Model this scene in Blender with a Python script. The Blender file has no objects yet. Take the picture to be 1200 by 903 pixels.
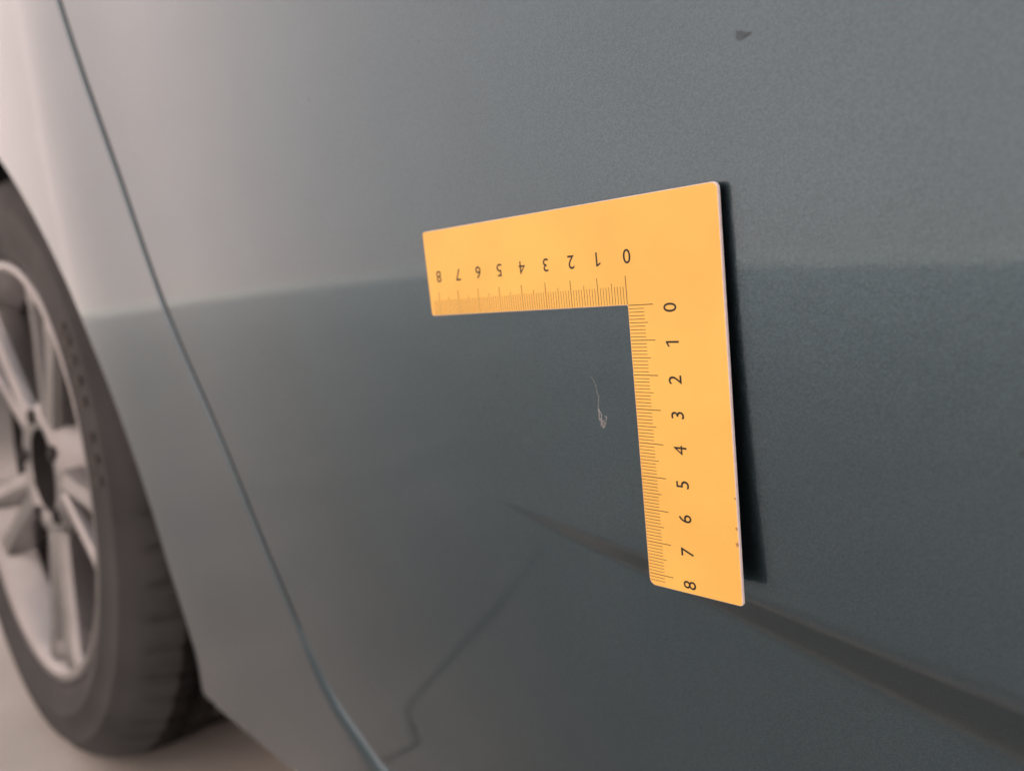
import bpy, math
import numpy as np
from mathutils import Matrix, Vector
from mathutils.geometry import delaunay_2d_cdt

R_ = math.radians
scene = bpy.context.scene
col = scene.collection
MM = .001
GZ = -442.0                      # ground height (mm) below the inner corner of the ruler


def W(p):                        # millimetres about the ruler corner -> world metres, ground at z = 0
    return (p[0] * MM, p[1] * MM, (p[2] - GZ) * MM)


# ------------------------------------------------------------------ camera
RW = np.array([[0.7249716630884683, 0.686184074265789, -0.059728585638821934],
               [0.02886421674522143, -0.11690696839579855, -0.9927233339303647],
               [-0.6881736297694765, 0.7179722675441327, -0.10456040515126319]])
CW = np.array([122.30621, -176.87282, 1.52905])
cam_d = bpy.data.cameras.new('camera')
cam = bpy.data.objects.new('camera', cam_d)
col.objects.link(cam)
m = Matrix.Identity(4)
for i in range(3):
    m[i][0] = RW[0][i]
    m[i][1] = -RW[1][i]
    m[i][2] = -RW[2][i]
    m[i][3] = W(CW)[i]
cam.matrix_world = m
cam_d.sensor_width = 36
cam_d.lens = 872.1 / 1200 * 36
cam_d.clip_start = .01
cam_d.clip_end = 2000
cam_d.dof.use_dof = True
cam_d.dof.focus_distance = .208
cam_d.dof.aperture_fstop = 8.0
scene.camera = cam

# ------------------------------------------------------------------ world: bright overcast sky
SUN_EL, SUN_AZ = 42, 18          # azimuth from +Y (behind the car) towards +X
world = bpy.data.worlds.new('World')
scene.world = world
world.use_nodes = True
nt = world.node_tree
sky = nt.nodes.new('ShaderNodeTexSky')
sky.sky_type = 'NISHITA'
sky.sun_disc = False
sky.sun_elevation = R_(SUN_EL)
sky.sun_rotation = R_(SUN_AZ)
sky.dust_density = 4
hs = nt.nodes.new('ShaderNodeHueSaturation')
hs.inputs['Saturation'].default_value = .30
tint = nt.nodes.new('ShaderNodeMix')
tint.data_type = 'RGBA'
tint.blend_type = 'MULTIPLY'
tint.inputs['Factor'].default_value = 1
tint.inputs['B'].default_value = (1, .985, .97, 1)
bg = nt.nodes['Background']
bg.inputs['Strength'].default_value = .12
nt.links.new(sky.outputs[0], hs.inputs['Color'])
nt.links.new(hs.outputs[0], tint.inputs['A'])
nt.links.new(tint.outputs['Result'], bg.inputs['Color'])

sun_d = bpy.data.lights.new('sun', 'SUN')
sun_d.energy = 4.0
sun_d.angle = R_(.5)
sun_d.color = (1, .95, .88)
sun = bpy.data.objects.new('sun', sun_d)
col.objects.link(sun)
sd = Vector((math.sin(R_(SUN_AZ)) * math.cos(R_(SUN_EL)), math.cos(R_(SUN_AZ)) * math.cos(R_(SUN_EL)), math.sin(R_(SUN_EL))))
sun.rotation_euler = sd.to_track_quat('Z', 'Y').to_euler()

vs = scene.view_settings
vs.view_transform = 'Standard'
vs.look = 'None'
vs.gamma = 1
vs.exposure = 1.17
scene.render.engine = 'CYCLES'


# ------------------------------------------------------------------ materials
def mat(name):
    mt = bpy.data.materials.new(name)
    mt.use_nodes = True
    t = mt.node_tree
    return mt, t, t.nodes['Principled BSDF']


def simple(name, c, rough=.6, metal=0, var=.12, scale=40, bump=0, bscale=200, spec=.5):
    mt, t, b = mat(name)
    tc = t.nodes.new('ShaderNodeTexCoord')
    n = t.nodes.new('ShaderNodeTexNoise')
    n.inputs['Scale'].default_value = scale
    n.inputs['Detail'].default_value = 5
    r = t.nodes.new('ShaderNodeValToRGB')
    r.color_ramp.elements[0].position = .3
    r.color_ramp.elements[1].position = .7
    r.color_ramp.elements[0].color = (*[x * (1 - var) for x in c], 1)
    r.color_ramp.elements[1].color = (*[min(1, x * (1 + var)) for x in c], 1)
    t.links.new(tc.outputs['Object'], n.inputs['Vector'])
    t.links.new(n.outputs['Fac'], r.inputs['Fac'])
    t.links.new(r.outputs['Color'], b.inputs['Base Color'])
    b.inputs['Roughness'].default_value = rough
    b.inputs['Metallic'].default_value = metal
    b.inputs['Specular IOR Level'].default_value = spec
    if bump:
        n2 = t.nodes.new('ShaderNodeTexNoise')
        n2.inputs['Scale'].default_value = bscale
        n2.inputs['Detail'].default_value = 4
        bp = t.nodes.new('ShaderNodeBump')
        bp.inputs['Strength'].default_value = bump
        bp.inputs['Distance'].default_value = .002
        t.links.new(tc.outputs['Object'], n2.inputs['Vector'])
        t.links.new(n2.outputs['Fac'], bp.inputs['Height'])
        t.links.new(bp.outputs['Normal'], b.inputs['Normal'])
    return mt


def car_paint():
    mt, t, b = mat('car_paint')
    N, L = t.nodes, t.links
    tc = N.new('ShaderNodeTexCoord')
    # metal flakes: every cell its own brightness and tilt
    v = N.new('ShaderNodeTexVoronoi')
    v.inputs['Scale'].default_value = 2700
    L.new(tc.outputs['Object'], v.inputs['Vector'])
    sep = N.new('ShaderNodeSeparateColor')
    L.new(v.outputs['Color'], sep.inputs[0])
    mr = N.new('ShaderNodeMapRange')
    mr.inputs['To Min'].default_value = .87
    mr.inputs['To Max'].default_value = 1.13
    L.new(sep.outputs[0], mr.inputs['Value'])
    # film of dust and faint wash marks
    dn = N.new('ShaderNodeTexNoise')
    dn.inputs['Scale'].default_value = 9
    dn.inputs['Detail'].default_value = 6
    L.new(tc.outputs['Object'], dn.inputs['Vector'])
    dm = N.new('ShaderNodeMapRange')
    dm.inputs['From Min'].default_value = .3
    dm.inputs['From Max'].default_value = .7
    dm.inputs['To Min'].default_value = .94
    dm.inputs['To Max'].default_value = 1.06
    L.new(dn.outputs['Fac'], dm.inputs['Value'])
    mu = N.new('ShaderNodeMath')
    mu.operation = 'MULTIPLY'
    L.new(mr.outputs[0], mu.inputs[0])
    L.new(dm.outputs[0], mu.inputs[1])
    # tiny specks of dirt
    sp = N.new('ShaderNodeTexVoronoi')
    sp.inputs['Scale'].default_value = 85
    L.new(tc.outputs['Object'], sp.inputs['Vector'])
    sc = N.new('ShaderNodeSeparateColor')
    L.new(sp.outputs['Color'], sc.inputs[0])
    gt = N.new('ShaderNodeMath')
    gt.operation = 'GREATER_THAN'
    gt.inputs[1].default_value = .86
    L.new(sc.outputs[1], gt.inputs[0])
    sr = N.new('ShaderNodeMapRange')
    sr.inputs['From Min'].default_value = .04
    sr.inputs['From Max'].default_value = .10
    sr.inputs['To Min'].default_value = .35
    sr.inputs['To Max'].default_value = 0
    L.new(sp.outputs['Distance'], sr.inputs['Value'])
    sm = N.new('ShaderNodeMath')
    sm.operation = 'MULTIPLY'
    L.new(gt.outputs[0], sm.inputs[0])
    L.new(sr.outputs[0], sm.inputs[1])
    base = N.new('ShaderNodeMix')
    base.data_type = 'RGBA'
    base.blend_type = 'MULTIPLY'
    base.inputs['Factor'].default_value = 1
    base.inputs['A'].default_value = (.073, .116, .141, 1)
    comb = N.new('ShaderNodeCombineColor')
    for i in range(3):
        L.new(mu.outputs[0], comb.inputs[i])
    L.new(comb.outputs[0], base.inputs['B'])
    dirt = N.new('ShaderNodeMix')
    dirt.data_type = 'RGBA'
    dirt.inputs['B'].default_value = (.03, .028, .025, 1)
    L.new(sm.outputs[0], dirt.inputs['Factor'])
    L.new(base.outputs['Result'], dirt.inputs['A'])
    L.new(dirt.outputs['Result'], b.inputs['Base Color'])
    b.inputs['Metallic'].default_value = 1.0
    b.inputs['Roughness'].default_value = .33
    b.inputs['Coat Weight'].default_value = 1
    b.inputs['Coat Roughness'].default_value = .035
    b.inputs['Coat IOR'].default_value = 1.5
    # flake tilt on the base, orange peel on the lacquer
    nm = N.new('ShaderNodeVectorMath')
    nm.operation = 'SUBTRACT'
    nm.inputs[1].default_value = (.5, .5, .5)
    L.new(v.outputs['Color'], nm.inputs[0])
    ns = N.new('ShaderNodeVectorMath')
    ns.operation = 'SCALE'
    ns.inputs['Scale'].default_value = .08
    L.new(nm.outputs[0], ns.inputs[0])
    g = N.new('ShaderNodeNewGeometry')
    na = N.new('ShaderNodeVectorMath')
    na.operation = 'ADD'
    L.new(g.outputs['Normal'], na.inputs[0])
    L.new(ns.outputs[0], na.inputs[1])
    nn = N.new('ShaderNodeVectorMath')
    nn.operation = 'NORMALIZE'
    L.new(na.outputs[0], nn.inputs[0])
    L.new(nn.outputs[0], b.inputs['Normal'])
    op = N.new('ShaderNodeTexNoise')
    op.inputs['Scale'].default_value = 420
    op.inputs['Detail'].default_value = 1
    L.new(tc.outputs['Object'], op.inputs['Vector'])
    bp = N.new('ShaderNodeBump')
    bp.inputs['Strength'].default_value = .007
    bp.inputs['Distance'].default_value = .001
    L.new(op.outputs['Fac'], bp.inputs['Height'])
    L.new(bp.outputs['Normal'], b.inputs['Coat Normal'])
    return mt


PAINT = car_paint()
M_YEL = simple('ruler_yellow', (.93, .545, .125), .40, var=.08, scale=24, spec=.35)
M_EDGE = simple('ruler_core', (.85, .75, .73), .6, var=.08, scale=400)
M_BLACK = simple('magnet_black', (.012, .012, .013), .7, var=.2, scale=300)
M_INK = simple('ink', (.012, .009, .006), .55, var=.1, scale=300)
M_FINE = simple('fine_ink', (.05, .026, .010), .55, var=.1, scale=300)
M_NICK = simple('worn_edge', (.50, .24, .10), .7, var=.2, scale=900)
M_SCR = simple('bare_scratch', (.90, .83, .78), .8, var=.25, scale=900)
M_DIRT = simple('dirt', (.075, .102, .118), .8, var=.3, scale=600)
M_TYRE = simple('tyre_rubber', (.031, .0315, .032), .75, var=.35, scale=14, bump=.3, bscale=300)
M_TREAD = simple('tread_rubber', (.012, .011, .0105), .9, var=.4, scale=25, spec=.15)
M_MARK = simple('worn_rubber', (.036, .031, .028), .8, var=.3, scale=40)
M_RIM = simple('rim_silver', (.29, .285, .285), .30, .85, var=.1, scale=20)
M_DARK = simple('dark_plastic', (.012, .011, .011), .8, var=.3, scale=20)
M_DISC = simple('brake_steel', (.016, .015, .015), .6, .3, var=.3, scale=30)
M_GROUND = simple('concrete', (.51, .488, .45), .85, var=.14, scale=5, bump=.4, bscale=160)
M_CRACK = simple('crack_dirt', (.23, .215, .19), .95, var=.4, scale=40)
M_LIT = simple('pink_render', (.47, .395, .385), .9, var=.04, scale=1.5, bump=.2, bscale=60)
M_WALL = simple('render', (.80, .735, .70), .9, var=.05, scale=1.2, bump=.2, bscale=60)


# ------------------------------------------------------------------ mesh helpers
def link(name, me, mt, parent=None):
    o = bpy.data.objects.new(name, me)
    col.objects.link(o)
    if mt:
        me.materials.append(mt)
    if parent:
        o.parent = parent
    return o


def mesh(name, verts, faces, mt, parent=None, smooth=False, conv=W, normals=None):
    me = bpy.data.meshes.new(name)
    me.from_pydata([conv(v) if conv else v for v in verts], [], faces)
    me.update()
    if smooth:
        me.polygons.foreach_set('use_smooth', [True] * len(me.polygons))
    if normals is not None:
        me.normals_split_custom_set_from_vertices([Vector(n).normalized() for n in normals])
    return link(name, me, mt, parent)


def empty(name, loc):
    o = bpy.data.objects.new(name, None)
    o.empty_display_size = .05
    o.location = loc
    col.objects.link(o)
    return o


def tag(o, label=None, cat=None, group=None, kind=None):
    for k_, v_ in (('label', label), ('category', cat), ('group', group), ('kind', kind)):
        if v_:
            o[k_] = v_
    return o


def lathe(prof, n, a0=0, a1=2 * math.pi):
    """profile of (radius, y) about the wheel axle (y axis); returns verts, faces in local mm (x, y, z)"""
    full = abs(a1 - a0 - 2 * math.pi) < 1e-6
    c = n if full else n + 1
    vs_, fs = [], []
    for i in range(c):
        a = a0 + (a1 - a0) * i / n
        for r, y in prof:
            vs_.append((r * math.cos(a), y, r * math.sin(a)))
    k_ = len(prof)
    for i in range(n):
        j = (i + 1) % c
        for q in range(k_ - 1):
            fs.append((i * k_ + q, i * k_ + q + 1, j * k_ + q + 1, j * k_ + q))
    return vs_, fs


# ------------------------------------------------------------------ ground and wall
def ground():
    s = 120.0
    xs = [-s, -8, -3, 3, s]
    v = [(x, y, 0) for y in (-s, -6, 3, s) for x in xs]
    f = [(j * 5 + i, j * 5 + i + 1, (j + 1) * 5 + i + 1, (j + 1) * 5 + i) for j in range(3) for i in range(4)]
    g = mesh('ground', v, f, M_GROUND, conv=None)
    tag(g, kind='structure')
    return g


GROUND = ground()
crack_pts = [(-404, -490), (-420, -451), (-442, -399), (-465, -340), (-476, -289), (-468, -226), (-460, -174), (-455, -135), (-452, -106), (-449, -94), (-439, -86), (-414, -71), (-403, -65), (-408, -50), (-420, -29), (-436, 10)]


def ribbon(pts, widths):
    vs_, fs = [], []
    for i, p in enumerate(pts):
        a = Vector(pts[max(i - 1, 0)])
        b_ = Vector(pts[min(i + 1, len(pts) - 1)])
        d = (b_ - a).normalized()
        n = Vector((-d.y, d.x))
        w = widths[i] / 2
        vs_ += [(p[0] + n.x * w, p[1] + n.y * w), (p[0] - n.x * w, p[1] - n.y * w)]
    for i in range(len(pts) - 1):
        fs.append((2 * i, 2 * i + 1, 2 * i + 3, 2 * i + 2))
    return vs_, fs


def jitter(pts, n, amp, seed):
    rng = np.random.default_rng(seed)
    out = []
    for a, b_ in zip(pts[:-1], pts[1:]):
        for q in range(n):
            t = q / n
            out.append((a[0] + (b_[0] - a[0]) * t + rng.normal() * amp, a[1] + (b_[1] - a[1]) * t + rng.normal() * amp))
    out.append(pts[-1])
    return out


cp = jitter(crack_pts, 3, .8, 3)
rng = np.random.default_rng(5)
cv, cf = ribbon(cp, [4.5 + 2.5 * rng.random() for _ in cp])
mesh('crack', [(x, y, GZ + 1.0) for x, y in cv], cf, M_CRACK, GROUND)


SHADE_Y = -3.13                  # edge of the yard shade, thrown by an unseen wall added for it
WALL_Y = 2.4
WALL_H = (WALL_Y - SHADE_Y) * math.tan(R_(SUN_EL)) / math.cos(R_(SUN_AZ))


def wall():
    y0, y1, x0, x1, h = WALL_Y, WALL_Y + .4, -45.0, 25.0, WALL_H
    root = empty('shading_wall', (-10, y0, 0))
    f = [(0, 4, 5, 1), (2, 3, 7, 6), (0, 1, 3, 2), (4, 6, 7, 5), (1, 5, 7, 3), (0, 2, 6, 4)]
    v = [(x + 10, y - y0, z) for x in (x0, x1) for y in (y0, y1) for z in (-.2, h - .12)]
    mesh('rendered_face', v, f, M_WALL, root, conv=None)
    c = [(x + 10, y - y0, z) for x in (x0 - .1, x1 + .1) for y in (y0, y1 + .08) for z in (h - .118, h)]
    mesh('coping', c, f, M_WALL, root, conv=None)
    tag(root, 'unseen tall wall added behind the car to keep its side in shade', 'wall')



def lit_wall():
    y0, y1, x0, x1, h = -3.85, -4.2, -140.0, 25.0, 9.0
    root = empty('facade_wall', (-10, y0, 0))
    f = [(0, 4, 5, 1), (2, 3, 7, 6), (0, 1, 3, 2), (4, 6, 7, 5), (1, 5, 7, 3), (0, 2, 6, 4)]
    v = [(x + 10, y - y0, z) for x in (x0, x1) for y in (y0, y1) for z in (-.2, h)]
    mesh('rendered_face', v, f, M_LIT, root, conv=None)
    c = [(x + 10, y - y0, z) for x in (x0 - .1, x1 + .1) for y in (y0 + .06, y1) for z in (h + .002, h + .12)]
    mesh('coping', c, f, M_WALL, root, conv=None)
    tag(root, 'pale pinkish wall across the yard, mirrored in the upper paintwork', 'wall')


wall()
lit_wall()

# ------------------------------------------------------------------ body surface
K = .00017
HUB = (-769.0, 20.0, -139.0)
RA = 345.0


def sst(t):
    t = np.clip(t, 0, 1)
    return t * t * (3 - 2 * t)


def ramp_soft(t, s):
    """0 below 0, 1 above 1, straight between, with corners rounded over s"""
    def sp(x):
        return np.where(x < -s, 0, np.where(x > s, x, (x + s) ** 2 / (4 * s)))
    return sp(t) - sp(t - 1)


def base_F(x, z):
    tw = -.007 + .036 * sst((x + 70) / 190.)
    xl = np.minimum(x, 150)
    zz = np.maximum(z, -330)
    y = 4.45 + (x - 30) ** 2 / 60000. + (-.107 + tw) * zz + K * zz * zz
    return y


CREASE_A = .85


def crease(x, z):
    zu = -80.3 - .165 * np.minimum(x, 150)
    w = .155 * np.clip(x + 80, 0, 190)
    w = np.maximum(w, 1e-3)
    t = (zu - z) / w
    amp = CREASE_A * w * sst((x + 85) / 90)
    back = 1 - .8 * sst((zu - w - z) / 170)
    return np.where(x > -80, amp * ramp_soft(t, .16) * back, 0)


def flare(x, z):                  # the fender swells gently towards the wheel arch
    u = np.abs(x - HUB[0])
    b = 12 * np.exp(-((u - 304) / np.where(u > 304, 95., 420.)) ** 2) + .045 * np.clip(304 - u, 0, 130)
    return -b * (1 - .5 * sst((-150 - z) / 120))


def bot(x):                      # lower edge of the bodywork
    return -296 - 14 * sst((x + 460) / 130)


def pchip(zs, xs, n):
    zs, xs = np.array(zs, float), np.array(xs, float)
    P = np.c_[xs, zs]
    out = []
    for i in range(len(P) - 1):
        p0, p1, p2, p3 = P[max(i - 1, 0)], P[i], P[i + 1], P[min(i + 2, len(P) - 1)]
        for q in range(n):
            t = q / n
            out.append(.5 * ((2 * p1) + (-p0 + p2) * t + (2 * p0 - 5 * p1 + 4 * p2 - p3) * t * t + (-p0 + 3 * p1 - 3 * p2 + p3) * t ** 3))
    out.append(P[-1])
    return np.array(out)


TOPZ = 420.0
gap_xy = [(-455, 420), (-420, 300), (-391.6, 203), (-378, 160), (-355, 93.6), (-328.7, 8.4), (-295.9, -67.4), (-266.5, -152.5), (-245, -206), (-222, -231), (-198, -249), (-156, -262), (-90, -267), (0, -269), (200, -271), (760, -273)]
GAPC = pchip([p[1] for p in gap_xy], [p[0] for p in gap_xy], 10)


def offset(poly, d):
    t = np.gradient(poly, axis=0)
    t /= np.linalg.norm(t, axis=1)[:, None]
    n = np.c_[-t[:, 1], t[:, 0]]
    return poly + n * d


def dist_poly(x, z, poly):
    x = np.asarray(x, float)
    z = np.asarray(z, float)
    best = np.full(x.shape, 1e9)
    for a, b in zip(poly[:-1], poly[1:]):
        d = b - a
        t = np.clip(((x - a[0]) * d[0] + (z - a[1]) * d[1]) / (d @ d), 0, 1)
        best = np.minimum(best, np.hypot(x - a[0] - t * d[0], z - a[1] - t * d[1]))
    return best


def fillet(d, r):
    u = np.clip(r - d, 0, r * .999)
    return r - np.sqrt(r * r - u * u)


def poly_inside(px, pz, poly):
    ins = np.zeros(px.shape, bool)
    n = len(poly)
    for i in range(n):
        x0, z0 = poly[i]
        x1, z1 = poly[(i + 1) % n]
        c = ((z0 > pz) != (z1 > pz))
        with np.errstate(divide='ignore', invalid='ignore'):
            xi = (x1 - x0) * (pz - z0) / (z1 - z0 + 1e-12) + x0
        ins ^= c & (px < xi)
    return ins


def panel(name, outline, depth, extra, parent, flange=22, nrm_eps=.05, mt=None):
    """outline: closed polygon in (x, z); depth(x, z) -> y; extra: interior points. Adds an inward flange all round."""
    n = len(outline)
    pts = [Vector((float(a), float(b))) for a, b in outline] + [Vector((float(a), float(b))) for a, b in extra]
    edges = [(i, (i + 1) % n) for i in range(n)]
    ov, oe, of, *_ = delaunay_2d_cdt(pts, edges, [], 1, 1e-4)
    P = np.array([(v.x, v.y) for v in ov])
    x, z = P[:, 0], P[:, 1]
    y = depth(x, z)
    h = nrm_eps
    fx = (depth(x + h, z) - depth(x - h, z)) / (2 * h)
    fz = (depth(x, z + h) - depth(x, z - h)) / (2 * h)
    nv = np.c_[fx, -np.ones_like(fx), fz]
    nv /= np.linalg.norm(nv, axis=1)[:, None]
    verts = [tuple(v) for v in np.c_[x, y, z]]
    norms = [tuple(v) for v in nv]
    faces = []
    for f in of:
        a, b, c = (P[i] for i in f[:3])
        ar = (b[0] - a[0]) * (c[1] - a[1]) - (b[1] - a[1]) * (c[0] - a[0])
        if abs(ar) < 1e-6:
            continue
        faces.append(tuple(f) if ar > 0 else tuple(reversed(f)))
    # flange
    o = np.array(outline, float)
    area = .5 * np.sum(o[:, 0] * np.roll(o[:, 1], -1) - np.roll(o[:, 0], -1) * o[:, 1])
    t = np.roll(o, -1, 0) - np.roll(o, 1, 0)
    t /= np.linalg.norm(t, axis=1)[:, None] + 1e-9
    on = np.c_[t[:, 1], -t[:, 0]] * (1 if area > 0 else -1)
    yy = depth(o[:, 0], o[:, 1])
    b0 = len(verts)
    for i in range(n):
        for dy in (0, flange):
            verts.append((o[i, 0], yy[i] + dy, o[i, 1]))
            norms.append((on[i, 0], 0, on[i, 1]))
    for i in range(n):
        j = (i + 1) % n
        q = (b0 + 2 * i, b0 + 2 * i + 1, b0 + 2 * j + 1, b0 + 2 * j)
        faces.append(q if area < 0 else tuple(reversed(q)))
    return mesh(name, verts, faces, mt or PAINT, parent, True, normals=norms)


CAR = empty('car', W((-769, 20, GZ)))
tag(CAR, 'dark grey-green metallic car seen close along its side, front wheel at left', 'car')


def car_conv(v):
    w = W(v)
    l = CAR.location
    return (w[0] - l.x, w[1] - l.y, w[2] - l.z)


_mesh = mesh


def mesh(name, verts, faces, mt, parent=None, smooth=False, conv=W, normals=None):
    if parent is CAR and conv is W:
        conv = car_conv
    return _mesh(name, verts, faces, mt, parent, smooth, conv, normals)


# --- front door
door_edge = offset(GAPC, 1.9)
# keep the offset on the rear side of the gap
if door_edge[60, 0] < GAPC[60, 0]:
    door_edge = offset(GAPC, -1.9)
    SIDE = -1
else:
    SIDE = 1
rear = np.array([(760, z) for z in np.linspace(-268, TOPZ, 40)])
top = np.array([(x, TOPZ) for x in np.linspace(760, door_edge[0, 0], 60)[1:-1]])
door_out = np.vstack([door_edge[:-1], rear, top])


def door_depth(x, z):
    d = dist_poly(x, z, door_edge)
    return base_F(x, z) + flare(x, z) * sst((-200 - x) / 60) + crease(x, z) + fillet(d, 1.8)


def grid_pts(xs, zs, poly, mind):
    X, Z = np.meshgrid(xs, zs)
    X, Z = X.ravel(), Z.ravel()
    k_ = poly_inside(X, Z, poly)
    X, Z = X[k_], Z[k_]
    cl = np.vstack([poly, poly[:1]])
    dd = dist_poly(X, Z, cl)
    k_ = dd > mind
    return np.c_[X[k_], Z[k_]]


xs = np.concatenate([np.arange(-460, 160, 8.0), np.arange(160, 760, 30)])
zs = np.concatenate([np.arange(-260, -140, 8.0), np.arange(-60, 250, 8.0), np.arange(250, 420, 20)])
ex = grid_pts(xs, zs, door_out, 7)
# rows that follow the lower sculpted line
rows = []
for xx in np.concatenate([np.arange(-110, 130, 3.0), np.arange(130, 750, 12)]):
    zu = -80.3 - .165 * min(xx, 150)
    w = max(.155 * min(max(xx + 80, 0), 190), 2.0)
    for t in (-1.6, -.7, -.35, -.2, -.12, -.06, 0, .06, .12, .2, .35, .5, .65, .8, .88, .94, 1, 1.06, 1.12, 1.2, 1.4, 1.8):
        rows.append((xx, zu - w * t))
    z_ = zu - w * 2.4
    while z_ > -140:
        rows.append((xx, z_))
        z_ -= 7
    z_ = zu + w * 1.6 + 4
    while z_ < -62:
        rows.append((xx, z_))
        z_ += 7
rows = np.array(rows)
rows = rows[poly_inside(rows[:, 0], rows[:, 1], door_out)]
rest = grid_pts(np.arange(-460, -112, 8.0), np.arange(-140, -60, 8.0), door_out, 7)
strips = [offset(door_edge, SIDE * d)[1:-1] for d in (.25, .7, 1.3, 1.9, 4)]
strips = np.vstack([s[poly_inside(s[:, 0], s[:, 1], door_out)] for s in strips])
DOOR = panel('front_door', door_out, door_depth, np.vstack([ex, rows, rest, strips]), CAR)

# --- front fender with the wheel-arch flare and the sill corner below the door
fend_gap = offset(GAPC, -SIDE * 1.9)
BOT = -310.0


def fr_of(z):                    # edge radius of the fender grows towards the sill
    return 1.4 + 12.6 * sst((-165 - z) / 90)


def arch_pts(a0, a1, n):
    return np.array([(HUB[0] + RA * math.cos(a), HUB[2] + RA * math.sin(a)) for a in np.linspace(a0, a1, n)])


aB = -math.asin((284 + HUB[2]) / RA)
arch = arch_pts(aB, math.pi - aB, 160)
fg = fend_gap[fend_gap[:, 0] < -60]
FRX = -1250.0
ax0 = arch[0, 0]
corner_r = [(ax0 + 3, bot(ax0) + 4), (ax0 + 14, bot(ax0 + 14))]
corner_f = [(arch[-1, 0] - 14, -296), (arch[-1, 0] - 3, -292)]
fend_out = np.vstack([fg,
                      [(fg[-1, 0], z) for z in np.linspace(fg[-1, 1] - 4, BOT + 1, 8)],
                      [(x, bot(x)) for x in np.linspace(fg[-1, 0], arch[0, 0] + 20, 40)],
                      corner_r[::-1], arch, corner_f[::-1],
                      [(x, -296) for x in np.linspace(arch[-1, 0] - 20, FRX, 10)],
                      [(FRX, z) for z in np.linspace(BOT + 20, TOPZ - 20, 20)],
                      [(x, TOPZ) for x in np.linspace(FRX, fg[0, 0], 40)[:-1]]])
low = np.vstack([[(fg[-1, 0], BOT)], [(arch[0, 0] + 14, BOT)]])


def fend_depth(x, z):
    d = dist_poly(x, z, fend_gap)
    y = base_F(x, z) + flare(x, z)
    y = y + np.where(x < -800, (x + 800) ** 2 / 2600., 0)
    y = y + fillet(d, fr_of(z))
    e = np.abs(np.hypot(x - HUB[0], z - HUB[2]) - RA)
    y = y + fillet(e, 5.0)
    y = y + fillet(z - bot(x), 7.0)
    return y


ex = grid_pts(np.arange(-1240, -60, 9.0), np.arange(BOT, TOPZ, 9.0), fend_out, 9)
st = [offset(fend_gap, -SIDE * d) for d in (.2, .5, 1, 1.8, 3, 4.6, 6.6, 9, 12)]
st += [np.array([(HUB[0] + (RA + d) * math.cos(a), HUB[2] + (RA + d) * math.sin(a)) for a in np.linspace(aB + .01, math.pi - aB - .01, 160)]) for d in (.3, .9, 2, 3.5, 5.2, 12, 20, 30, 40, 50, 58, 64)]
st += [np.array([(x, bot(x) + d) for x in np.arange(-430, -62, 8.0)]) for d in (.4, 1.2, 2.6, 4.5, 7.2)]
st = np.vstack([s[poly_inside(s[:, 0], s[:, 1], fend_out)] for s in st])
FENDER = panel('front_fender', fend_out, fend_depth, np.vstack([ex, st]), CAR)


# --- sill under the door
sill_out = np.vstack([[(x, -277) for x in np.linspace(-58, 760, 60)], [(x, BOT) for x in np.linspace(760, -58, 60)]])
panel('sill', sill_out, lambda x, z: base_F(x, z) + 2 + fillet(z - BOT, 7.0) + fillet(-277 - z, 3.0),
      np.array([(x, z) for x in np.arange(-50, 750, 12.0) for z in (-307.5, -306, -303, -298, -290, -284, -279, -278)]), CAR)


# --- plain dark box added behind the panels to block stray light, arch liner
def slab(name, x0, x1, y0, y1, z0, z1, mt, parent):
    v = [(x, y, z) for x in (x0, x1) for y in (y0, y1) for z in (z0, z1)]
    f = [(0, 4, 5, 1), (2, 3, 7, 6), (0, 1, 3, 2), (4, 6, 7, 5), (1, 5, 7, 3), (0, 2, 6, 4)]
    return mesh(name, v, f, mt, parent)


slab('body_light_block', -385, 750, 75, 1650, -262, TOPZ - 6, M_DARK, CAR)
lv, lf = lathe([(RA + 1.5, 0), (RA + 5, 90), (RA + 9, 330), (40, 335)], 120, aB - .12, math.pi - aB + .12)
lp = []
for x, y, z in lv:
    X, Z = x + HUB[0], z + HUB[2]
    if y == 0:                   # the liner starts just inside the arch lip
        y = float(base_F(np.array(X), np.array(Z)) + flare(np.array(X), np.array(Z))) + 9 + (max(0, -800 - X) ** 2) / 2600.
    lp.append((X, y, Z))
mesh('arch_liner', lp, lf, M_DARK, CAR, True)


# ------------------------------------------------------------------ front wheel
WHEEL = empty('front_wheel', (0, 0, 0))
WHEEL.parent = CAR
RT = 318.0


def wheel_conv(v):               # local wheel mm: axle along y (outer face y = 0)
    return car_conv((v[0] + HUB[0], v[1] + HUB[1], v[2] + HUB[2]))


WHEEL.location = (0, 0, 0)


def wmesh(name, verts, faces, mt, parent, smooth=True):
    return _mesh(name, verts, faces, mt, parent, smooth, conv=wheel_conv)


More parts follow.
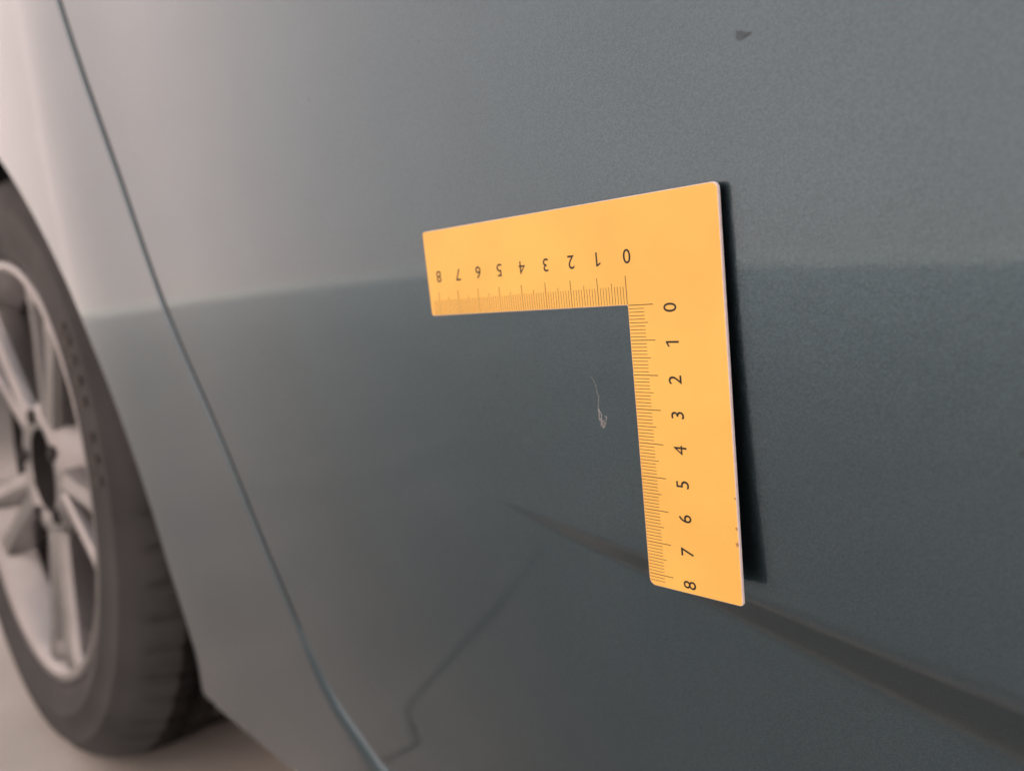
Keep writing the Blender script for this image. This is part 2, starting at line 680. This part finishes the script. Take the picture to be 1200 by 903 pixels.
side = [(206, 14), (211, 5), (216, 1), (222, -3), (232, -7), (245, -10), (247, -11.5), (250, -11.5), (252, -10.5), (262, -10), (274, -7), (276, -8), (280, -7.5), (282, -5.5), (292, 0), (300, 7), (306, 15), (311, 24), (314, 33)]
tread = [(314, 33), (316, 42), (316.6, 48), (308, 49), (308, 57), (317.2, 58), (318, 84), (318, 92), (309, 93), (309, 102), (318, 103), (318, 142), (309, 143), (309, 152), (318, 153), (317, 184), (308, 185), (308, 193), (316, 194), (313, 210), (305, 224), (270, 236), (215, 225)]
prof = side + tread[1:]
NA = 360
tv, tf = lathe(prof, NA)
k_ = len(prof)
ns_ = len(side)
out = []
for i in range(NA):
    for q in range(k_):
        x, y, z = tv[i * k_ + q]
        r = math.hypot(x, z)
        ph = i % 6
        if r > 303 and y > 10 and ph == 0 and prof[q][0] > 300:
            s_ = (r - 5.0) / r
            x, z = x * s_, z * s_
        s_ = (215 + (r - 215) * .9) / r if r > 215 else 1
        x, z = x * s_, z * s_
        zmin = GZ - HUB[2] + .3
        if z < zmin:              # flattened by the load
            z = zmin
        out.append((x, y, z))
TYRE = wmesh('tyre', out, tf, M_TYRE, WHEEL)
TYRE.data.materials.append(M_TREAD)
TYRE.data.polygons.foreach_set('material_index', [1 if (q % (k_ - 1)) >= ns_ - 1 else 0 for q in range(len(tf))])
# raised worn marks on the sidewall
for a0 in (33.4, 30.4, 26.6, 22.4, 18.6, 12.2, 8.4, 4.6):
    a1 = a0 + 1.6
    rm = [(r * math.cos(R_(a)), y, r * math.sin(R_(a))) for r, y in ((252, -9.4), (252, -11.0), (263, -9.8), (263, -6.8)) for a in (a0, a1)]
    wmesh('sidewall_mark', rm, [(2, 3, 5, 4), (0, 1, 3, 2), (4, 5, 7, 6), (0, 2, 4, 6), (1, 7, 5, 3)], M_MARK, WHEEL, False)

# rim: lip, barrel, five twin spokes, hub
rv, rf = lathe([(205, 20), (213, 10), (217, 4), (217, -1), (213, -4), (208, -2), (204, 4), (200, 14), (194, 26), (191, 34)], 120)
RIM = wmesh('rim', rv, rf, M_RIM, WHEEL)


bv_, bf_ = lathe([(191, 34.5), (188, 60), (184, 120), (196, 190), (206, 200)], 100)
wmesh('rim_barrel', bv_, bf_, M_DISC, WHEEL)


def spoke_arm(a_c, off, mt):
    """one arm of a twin spoke: ridged beam from hub to lip"""
    v, f = [], []
    st_ = [(46, 17, 17, 40), (80, 14, 12.5, 42), (120, 11, 11, 42), (160, 8, 11.5, 40), (186, 5, 13.5, 36), (203, 5, 18, 34)]   # radius, y of the ridge, half width, depth
    for r, y, hw, dp in st_:
        o = off * (7 + 25 * ((r - 46) / 157.0) ** 1.1)
        cx = math.sqrt(max(r * r - o * o, 1))
        sec = [(-hw * 1.15, y + dp), (-hw, y + 9), (-hw * .8, y + 1.5), (-off * hw * .3, y - 1.5), (hw * .8, y + 1.5), (hw, y + 9), (hw * 1.15, y + dp)]
        for s, yy in sec:
            lx, lz = cx, o + s
            ca, sa = math.cos(a_c), math.sin(a_c)
            v.append((lx * ca - lz * sa, yy, lx * sa + lz * ca))
    n = 7
    for i in range(len(st_) - 1):
        for q in range(n - 1):
            f.append((i * n + q, i * n + q + 1, (i + 1) * n + q + 1, (i + 1) * n + q))
        f.append((i * n + n - 1, i * n, (i + 1) * n, (i + 1) * n + n - 1))
    f.append(tuple(range(n)))
    f.append(tuple(reversed(range((len(st_) - 1) * n, len(st_) * n))))
    return wmesh('spoke', v, f, mt, WHEEL, False)


for i in range(5):
    a = R_(-84 + 72 * i)
    for s in (-1, 1):
        spoke_arm(a, s, M_RIM)
hv, hf = lathe([(80, 60), (74, 24), (64, 14), (52, 13), (45, 17)], 60)
wmesh('hub', hv, hf, M_RIM, WHEEL)
hv, hf = lathe([(45, 16.8), (43, 30), (40, 40), (1, 41)], 40)
wmesh('centre_cap', hv, hf, M_DARK, WHEEL)
for i in range(5):
    a = R_(-84 + 36 + 72 * i)
    bv, bf = lathe([(9, 30), (9, 12), (7, 10), (.5, 10)], 6)
    wmesh('wheel_bolt', [(x + 57 * math.cos(a), y, z + 57 * math.sin(a)) for x, y, z in bv], bf, M_DARK, WHEEL, False)
dv, df = lathe([(60, 80), (80, 72), (82, 84), (150, 84), (152, 86), (152, 108), (150, 110), (60, 110)], 80)
wmesh('brake_disc', dv, df, M_DISC, WHEEL)
bv, bf = lathe([(182, 118), (60, 122)], 60)
wmesh('brake_shield', bv, bf, M_DARK, WHEEL)

# ------------------------------------------------------------------ yellow corner ruler
AL = -.065
RUL = bpy.data.objects.new('corner_ruler', None)
RUL.empty_display_size = .02
col.objects.link(RUL)
MR = Matrix(((1, 0, 0, 0), (0, math.sin(AL), -math.cos(AL), 0), (0, math.cos(AL), math.sin(AL), 0), (0, 0, 0, 1)))
MR.translation = Vector(W((0, 0, 0)))
RUL.matrix_world = MR
tag(RUL, 'yellow L-shaped corner ruler with black centimetre scales stuck on the car door', 'ruler')
ww, eH, eV = 29.9, 85.2, 83.8


def loc_conv(v):
    return (v[0] * MM, v[1] * MM, v[2] * MM)


def arc(cx, cy, r, a0, a1, n=6):
    return [(cx + r * math.cos(R_(a0 + (a1 - a0) * i / n)), cy + r * math.sin(R_(a0 + (a1 - a0) * i / n))) for i in range(n + 1)]


def L_outline(ins):
    r = 1.0
    w, h_, v_ = ww - ins, eH - ins, eV - ins
    i0 = ins
    p = []
    p += arc(w - 1.7, w - 1.7, 1.7, 0, 90)
    p += arc(-h_ + r, w - r, r, 90, 180)
    p += arc(-h_ + r, i0 + r, r, 180, 270)
    p += [(i0 - .3, i0), (i0, i0 - .3)]
    p += arc(i0 + 2.0, -v_ + 2.0, 2.0, 180, 270)
    p += arc(w - r, -v_ + r, r, 270, 360)
    return p


def prism(name, layers, mts, parent, cap_top=0, cap_bot=0):
    """layers: list of (outline, z, material index of the band below it)"""
    n = len(layers[0][0])
    v, f, mi = [], [], []
    for o_, z_, _ in layers:
        v += [(x, y, z_) for x, y in o_]
    f.append(tuple(range(n)))
    mi.append(cap_top)
    for L_ in range(len(layers) - 1):
        for i in range(n):
            j = (i + 1) % n
            f.append((L_ * n + i, (L_ + 1) * n + i, (L_ + 1) * n + j, L_ * n + j))
            mi.append(layers[L_][2])
    f.append(tuple(reversed(range((len(layers) - 1) * n, len(layers) * n))))
    mi.append(cap_bot)
    o_ = _mesh(name, v, f, mts[0], parent, False, conv=loc_conv)
    for m_ in mts[1:]:
        o_.data.materials.append(m_)
    for p_, i_ in zip(o_.data.polygons, mi):
        p_.material_index = i_
    return o_


prism('plate', [(L_outline(.2), 0, 1), (L_outline(.04), -.16, 1), (L_outline(0), -.4, 1), (L_outline(0), -1.15, 1)], [M_YEL, M_EDGE], RUL, 0, 1)
prism('magnet_sheet', [(L_outline(.25), -1.16, 0), (L_outline(.25), -1.75, 0)], [M_BLACK], RUL)
# small magnets that hold the plate off the curved door


def surf_gap(u, v):              # depth of the door surface behind a ruler point, along the ruler normal
    lo, hi = 0.0, 30.0
    for _ in range(40):
        mid = (lo + hi) / 2
        q = MR.to_3x3() @ Vector((u, v, -mid))
        if q.y < float(base_F(np.array(q.x), np.array(q.z))):
            lo = mid
        else:
            hi = mid
    return lo


for (u, v) in ((12, 14), (-66, 16), (10, -24)):
    g = surf_gap(u, v)
    o1 = [(u + 5 * math.cos(t * math.pi / 12), v + 5 * math.sin(t * math.pi / 12)) for t in range(24)]
    prism('magnet', [(o1, -1.76, 0), (o1, -g - .1, 0)], [M_BLACK], RUL)

# scales
def bars(name, rects, mt):
    v, f = [], []
    for x0, y0, x1, y1 in rects:
        b = len(v)
        v += [(x0, y0, .02), (x1, y0, .02), (x1, y1, .02), (x0, y1, .02)]
        f.append((b, b + 1, b + 2, b + 3))
    return _mesh(name, v, f, mt, RUL, False, conv=loc_conv)


def tick(i):
    return (8.4, .22) if i % 10 == 0 else ((6.5, .18) if i % 5 == 0 else (5.45, .165))


bars('tick_marks', [(-i - tick(i)[1] / 2, .3, -i + tick(i)[1] / 2, tick(i)[0]) for i in range(0, 84)], M_FINE)
bars('tick_marks', [(.3, -i - tick(i)[1] / 2, tick(i)[0], -i + tick(i)[1] / 2) for i in range(0, 83)], M_FINE)


def one_mesh():
    me = bpy.data.meshes.new('numeral')
    pts = [(.24, 0), (.34, 0), (.34, .72), (.25, .72), (.05, .60), (.05, .51), (.24, .61)]
    me.from_pydata([(x, y, 0) for x, y in pts], [], [(0, 1, 2, 3, 6), (3, 4, 5, 6)])
    co = np.array(pts)
    return me, co.min(0), co.max(0)


def glyph_mesh(ch):
    if ch == '1':
        return one_mesh()
    cu = bpy.data.curves.new('numeral', 'FONT')
    cu.body = ch
    cu.size = 1
    cu.resolution_u = 6
    cu.offset = 0 if ch == '4' else .004
    ob = bpy.data.objects.new('numeral', cu)
    col.objects.link(ob)
    dg = bpy.context.evaluated_depsgraph_get()
    me = bpy.data.meshes.new_from_object(ob.evaluated_get(dg))
    bpy.data.objects.remove(ob)
    bpy.data.curves.remove(cu)
    co = np.array([v.co[:2] for v in me.vertices])
    return me, co.min(0), co.max(0)


for i in range(9):
    for arm in 'HV':
        me, lo, hi = glyph_mesh(str(i))
        s = 4.05 / (hi[1] - lo[1])
        c = (lo + hi) / 2
        for v in me.vertices:
            x, y = (v.co.x - c[0]) * s * .98, (v.co.y - c[1]) * s
            if arm == 'H':        # upside down
                x, y = -x - 10 * i + 1.05, -y + 13.75
            else:                 # lying on its side, top towards the inner edge
                x, y = -y + 13.72, x - 10 * i - 1.1
            v.co = (x * MM, y * MM, .022 * MM)
        me.name = 'numeral'
        me.materials.clear()
        link('numeral', me, M_INK, RUL)

# worn nicks along the outer edge
for (u, v, du, dv) in ((29.35, -61.5, .35, .5), (29.3, -66.0, .5, .7), (29.45, -53.0, .25, .4)):
    q = [(u + du * math.cos(a) * (1 + .3 * math.sin(3 * a)), v + dv * math.sin(a), .015) for a in np.linspace(0, 2 * math.pi, 9)[:-1]]
    _mesh('edge_nick', q, [tuple(range(8))], M_NICK, RUL, False, conv=loc_conv)

# ------------------------------------------------------------------ scratch and dirt on the door
def on_door(pts2, faces, name, mt, lift=.05):
    P = np.array(pts2, float)
    y = door_depth(P[:, 0], P[:, 1]) - lift
    mesh(name, [tuple(v) for v in np.c_[P[:, 0], y, P[:, 1]]], faces, mt, DOOR, conv=car_conv)


def multi_ribbon(lines):
    V, F_ = [], []
    for pts, w0, w1 in lines:
        n = len(pts)
        v, f = ribbon(pts, [w0 + (w1 - w0) * i / (n - 1) for i in range(n)])
        b = len(V)
        V += v
        F_ += [tuple(i + b for i in q) for q in f]
    return V, F_


def px_door(u, v):
    d = RW.T @ np.array([(u - 600) / 872.1, (v - 451.5) / 872.1, 1.0])
    t = (6 - CW[1]) / d[1]
    for _ in range(30):
        X = CW + t * d
        t += .8 * (float(base_F(np.array(X[0]), np.array(X[2]))) - X[1]) / d[1]
    return (X[0], X[2])


hair = [(692, 441), (695, 444), (698, 451), (700, 460), (702, 466), (701, 476), (701.5, 482)]
core = [[(702, 479), (702.4, 484), (702.2, 488), (703.2, 493)], [(703.3, 482), (705.2, 486), (704.6, 489), (706.6, 495)], [(709, 488.2), (711.2, 487.6), (710.6, 492)],
        [(703.6, 490), (705, 494.5), (704.6, 498), (707, 500.5)], [(706, 495), (708.6, 491.8), (708, 496.5)], [(710, 494), (709.2, 497.6), (707.4, 501.6)], [(705.5, 496.5), (707.5, 497.5), (706.5, 499.2), (708.4, 499)]]
v, f = multi_ribbon([([px_door(*p) for p in hair], .03, .07)])
on_door(v, f, 'hairline_scratch', M_SCR)
v, f = multi_ribbon([([px_door(*p) for p in c], .14, .10) for c in core])
on_door(v, f, 'paint_scratch', M_SCR, .06)
sm_o = [(862, 37), (868, 36), (875, 38), (881, 37), (879, 42), (872, 45), (867, 49), (863, 47)]
on_door([px_door(*p) for p in sm_o], [tuple(range(len(sm_o)))], 'dirt_smudge', M_DIRT)
